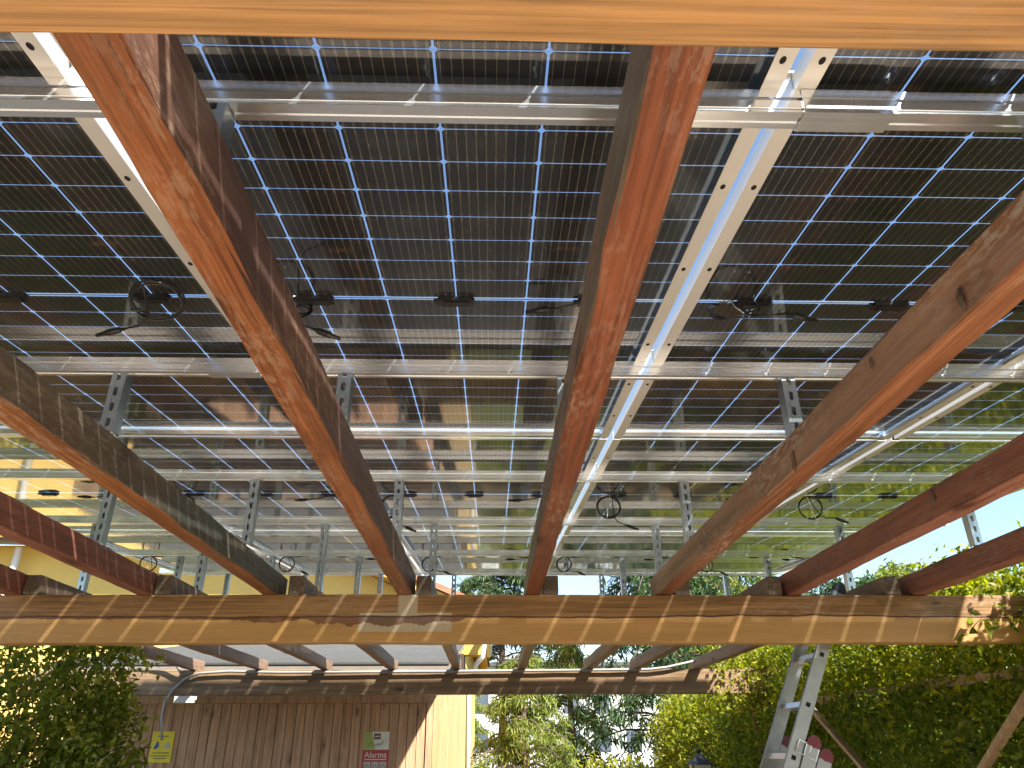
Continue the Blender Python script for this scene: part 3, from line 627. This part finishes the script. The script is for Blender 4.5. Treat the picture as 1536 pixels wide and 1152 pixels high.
def clumps(centers, rad, per):
    c = np.asarray(centers, float); k = np.repeat(np.arange(len(c)), per); r = np.asarray(rad)
    rr = r[k] if r.ndim else np.full(len(k), float(r))
    v = rng.normal(size=(len(k), 3)); v /= np.linalg.norm(v, axis=1)[:, None]; q = rng.uniform(0, 1, len(k))**.45
    return c[k] + v*(rr*q)[:, None]*np.array([1, 1, .8])
def boxpts(n, lo, hi): return rng.uniform(lo, hi, (n, 3))

# hedge along the open side of the pergola
hed = thing('hedge', 'tall dark green leafy hedge growing along the side of the pergola', 'hedge', (3.1, 6, GZ))
def to_local(P, t): return P - np.array(t.location)
c = boxpts(3000, (2.85, 2.2, GZ), (3.4, 9.6, .92)); c = c[(rng.uniform(0, 1, len(c)) > np.clip((c[:, 2]-.0)/.8, 0, .72))]
pp = clumps(c, .2, 30)
face = boxpts(34000, (2.66, 2.2, GZ+.4), (2.95, 9.6, .35)); face[:, 0] += .1*np.sin(face[:, 1]*3.1)*np.sin(face[:, 2]*4)
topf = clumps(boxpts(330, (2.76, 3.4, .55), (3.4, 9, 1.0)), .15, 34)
obj('foliage', leaves(to_local(np.concatenate([pp, face]), hed), .055, .5), L_hedge, hed)
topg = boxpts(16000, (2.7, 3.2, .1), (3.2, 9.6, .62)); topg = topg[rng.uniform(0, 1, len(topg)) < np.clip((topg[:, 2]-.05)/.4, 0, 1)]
obj('sun_tinted_foliage', leaves(to_local(np.concatenate([topf, topg]), hed), .055, .5), L_top, hed)  # upper band of the same hedge, its leaves coloured as if sunlit
tw = MB()
for k in range(60):
    x, y = random.uniform(3.05, 3.4), random.uniform(2.4, 10); pts = [Vector((x-3.1, y-6, 0))]
    for q in range(6): pts.append(pts[-1]+Vector((random.gauss(0, .06), random.gauss(0, .08), .38)))
    tw.tube(pts, [.02, .017, .014, .011, .009, .006, .004], 5)
tw.build('stems', HAIRY, hed)
tw = thing('climber_shoot', 'leafy climber shoot curling over the end of the middle beam', 'plant', (2.62, 3.9, .5))
sp = [Vector((.35, .1, .25)), Vector((.2, .02, .16)), Vector((.02, -.04, .09)), Vector((-.14, -.05, .07)), Vector((-.2, -.05, .02))]
MB().tube(sp, .003, 5).build('stem', HAIRY, tw)
obj('foliage', leaves(np.array([list(q+Vector((random.gauss(0, .03), random.gauss(0, .02), random.gauss(0, .03)))) for q in sp for _ in range(6)]), .085, .42), L_hedge, tw)
# sunlit hedge across the end
hl = thing('hedge', 'bright yellow-green sunlit hedge beyond the dark rear beam', 'hedge', (3, 10.4, GZ))
c = boxpts(2600, (2.2, 9.9, GZ), (6.2, 11.0, 1.0)); c = c[c[:, 2] < .45+.5*np.clip((c[:, 0]-2.2)/1.2, 0, 1)]
c2 = boxpts(1500, (5.4, 10.2, GZ+.6), (13, 11.4, 1.55)); c = np.concatenate([c, c2[c2[:, 2] < .75+.12*c2[:, 0]]])
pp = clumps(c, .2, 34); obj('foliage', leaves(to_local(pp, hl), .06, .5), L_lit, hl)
tw = MB()
for k in range(30):
    x, y = random.uniform(-.6, 2.8), random.uniform(-.3, .6); pts = [Vector((x, y, 0))]
    for q in range(5): pts.append(pts[-1]+Vector((random.gauss(0, .06), random.gauss(0, .08), .42)))
    tw.tube(pts, [.02, .017, .013, .01, .007, .004], 5)
tw.build('stems', HAIRY, hl)
# vine over the sun-facing end of the rear beam
cl = thing('climber', 'yellow-green climber spilling over the end of the rear beam by the ladder', 'plant', (2.7, 8.2, GZ))
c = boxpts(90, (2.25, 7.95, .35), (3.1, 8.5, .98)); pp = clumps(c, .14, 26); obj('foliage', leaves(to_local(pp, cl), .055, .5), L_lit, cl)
MB().tube([(.12, .25, 0), (.1, .2, 1.2), (0, .1, 2.1), (-.2, .05, 2.45)], [.03, .025, .015, .006], 6).build('stem', HAIRY, cl)
sh = thing('round_shrub', 'low bright yellow shrub beside the lantern', 'shrub', (1.95, 11.2, GZ))
c = boxpts(120, (1.2, 10.8, GZ+.2), (2.5, 11.7, -.2)); pp = clumps(c, .2, 40); obj('foliage', leaves(to_local(pp, sh), .06, .5), L_lit, sh)
MB().tube([(0, 0, 0), (.02, 0, .6)], [.04, .02], 6).build('stem', HAIRY, sh)
# vine on the house side
vi = thing('vine', 'dark green climbing vine in front of the shed and yellow house', 'vine', (-3.2, 5.3, GZ))
c = boxpts(4000, (-5.2, 4.85, GZ), (-2.2, 5.75, .66))
c = c[(c[:, 0] < -2.32-.08*np.sin(c[:, 2]*4)-.05*np.sin(c[:, 1]*9)) & (rng.uniform(0, 1, len(c)) > np.clip((c[:, 2]+.3)/1.1, 0, .55))]
pp = clumps(c, .13, 24); obj('foliage', leaves(to_local(pp, vi), .055, .48), L_vine, vi)
tw = MB()
for k in range(30):
    x = random.uniform(-1.8, .7); pts = [Vector((x, random.uniform(-.25, .25), 0))]
    for q in range(7): pts.append(pts[-1]+Vector((random.gauss(0, .08), random.gauss(0, .05), .3)))
    tw.tube(pts, [.022, .018, .014, .011, .009, .007, .005, .003], 5)
tw.build('stems', HAIRY, vi)

def conifer(name, label, x, y, h, rad, leafm, z0=1.2, droop=.5, n=64, per=90, size=.16, lean=0., group='trees beyond the pergola'):
    """tapered trunk, whorls of drooping limbs, sprays of needles hanging from them"""
    t = thing(name, label, 'tree', (x, y, GZ), group=group); tr = MB()
    tr.tube([(0, 0, 0), (.05, 0, h*.3), (lean*.6, 0, h*.65), (lean, 0, h)], [.05*h**.6, .04*h**.6, .024*h**.6, .01], 9)
    P = []
    for k in range(n):
        z = z0+(h-z0)*(k/n)**.9; a = random.uniform(0, 2*math.pi); L = rad*(1-.75*(z-z0)/(h-z0))*random.uniform(.6, 1.1)
        b = []; 
        for q in range(6):
            s = q/5; b.append(Vector((lean*z/h+L*s*math.cos(a), L*s*math.sin(a), z+.18*L*math.sin(s*2.2)-droop*L*s*s)))
        tr.tube(b, [.035, .028, .022, .016, .01, .005], 5)
        u = rng.uniform(.2, 1.05, per); bb = np.array([list(p) for p in b]); ii = np.clip(u*5, 0, 4.999).astype(int); fr = (u*5-ii)[:, None]; ii = np.minimum(ii, 4)
        pts = bb[ii]*(1-fr)+bb[ii+1]*fr
        sidew = rng.normal(0, .16*L*.5+.05, per); pts[:, 0] += -math.sin(a)*sidew; pts[:, 1] += math.cos(a)*sidew; pts[:, 2] -= np.abs(rng.normal(0, .2, per))*droop*1.2
        P.append(pts)
    tr.build('trunk', BARK, t); obj('crown', leaves(np.concatenate(P), size*1.15, .17, .2, -1.2), leafm, t); return t
conifer('cedar_tree', 'tall dark cedar with drooping limbs behind the sunlit hedge', 4.0, 17.5, 8.5, 3.4, L_cedar, .9, .45, 76, 210, .2)
conifer('weeping_conifer', 'bright weeping conifer rising above the middle beam beyond the cedar', 6.6, 22, 9.0, 3.6, L_light, 1.5, .7, 110, 330, .24)
conifer('spruce_tree', 'loose yellow-green spruce next to the white downpipe of the house', .62, 15.5, 3.3, 1.7, L_light, .2, .35, 60, 200, .13)
conifer('spruce_tree', 'thin green spruce standing in front of the pale block', 1.9, 19.5, 4.6, 1.7, L_light, .3, .4, 52, 160, .15)
conifer('pine_tree', 'open-branched pine with sky between its limbs above the shed roof', .3, 24, 7.6, 3.2, L_cedar, 3.2, .25, 60, 260, .2)
conifer('cypress_tree', 'small pointed yellow-green tree top seen just over the middle beam', -1.0, 30, 7.4, 1.3, L_light, .4, .2, 70, 120, .2)
def broad(name, label, x, y, h, rad, leafm, n=40, per=130, size=.25):
    t = thing(name, label, 'tree', (x, y, GZ), group='trees beyond the pergola'); tr = MB(); tr.tube([(0, 0, 0), (.1, 0, h*.4), (0, 0, h*.75)], [.3, .22, .1], 8)
    cs = []
    for k in range(n):
        a = random.uniform(0, 6.28); q = random.random()**.5; cs.append((rad*q*math.cos(a), rad*q*math.sin(a), h-rad*.45*random.random()-rad*.35*q*q))
        tr.tube([(0, 0, h*.55), (cs[-1][0]*.5, cs[-1][1]*.5, h*.72), cs[-1]], [.09, .05, .015], 5)
    tr.build('trunk', BARK, t); obj('crown', leaves(clumps(cs, rad*.22, per), size, .4), leafm, t)
broad('umbrella_pine', 'round-topped far pine showing between the two red-brown rafters', 20.5, 36, 9.6, 3.6, L_light, 60, 160, .3)
broad('umbrella_pine', 'lower bluish far pine next to the round-topped pine', 16.2, 34, 8.3, 3.0, L_cedar, 46, 150, .3)
for k, (x, y, h) in enumerate(((8.5, 27, 5.5), (12, 25, 4.2))):
    broad('garden_tree', ['leafy green tree far behind the cedar', 'low leafy tree far behind the side hedge', 'leafy far tree low behind the yellow-green spruce', 'leafy far tree low beyond the thin spruce'][k], x, y, h, 2.6, (L_cedar, L_light)[k % 2], 44, 130, .28)
# pale block far behind the trees
bl = thing('apartment_block', 'pale grey block of flats far behind the conifers', 'building', (4.5, 60, GZ))
MB().box((0, 0, 3.4), (13, 8, 6.8)).build('wall', simple('pale_wall', (.6, .6, .6), .8, 0, .05, 2, .05), bl)
for i in range(6):
    for j in range(2): MB().box((-5.2+2.1*i, -4.02, 2+2.4*j), (1.0, .08, 1.3)).build('window', simple('far_window', (.08, .1, .13), .15) if (i, j) == (0, 0) else bpy.data.materials['far_window'], bl)
MB().box((0, 0, 6.9), (13.6, 8.6, .25)).build('roof', GREY, bl)
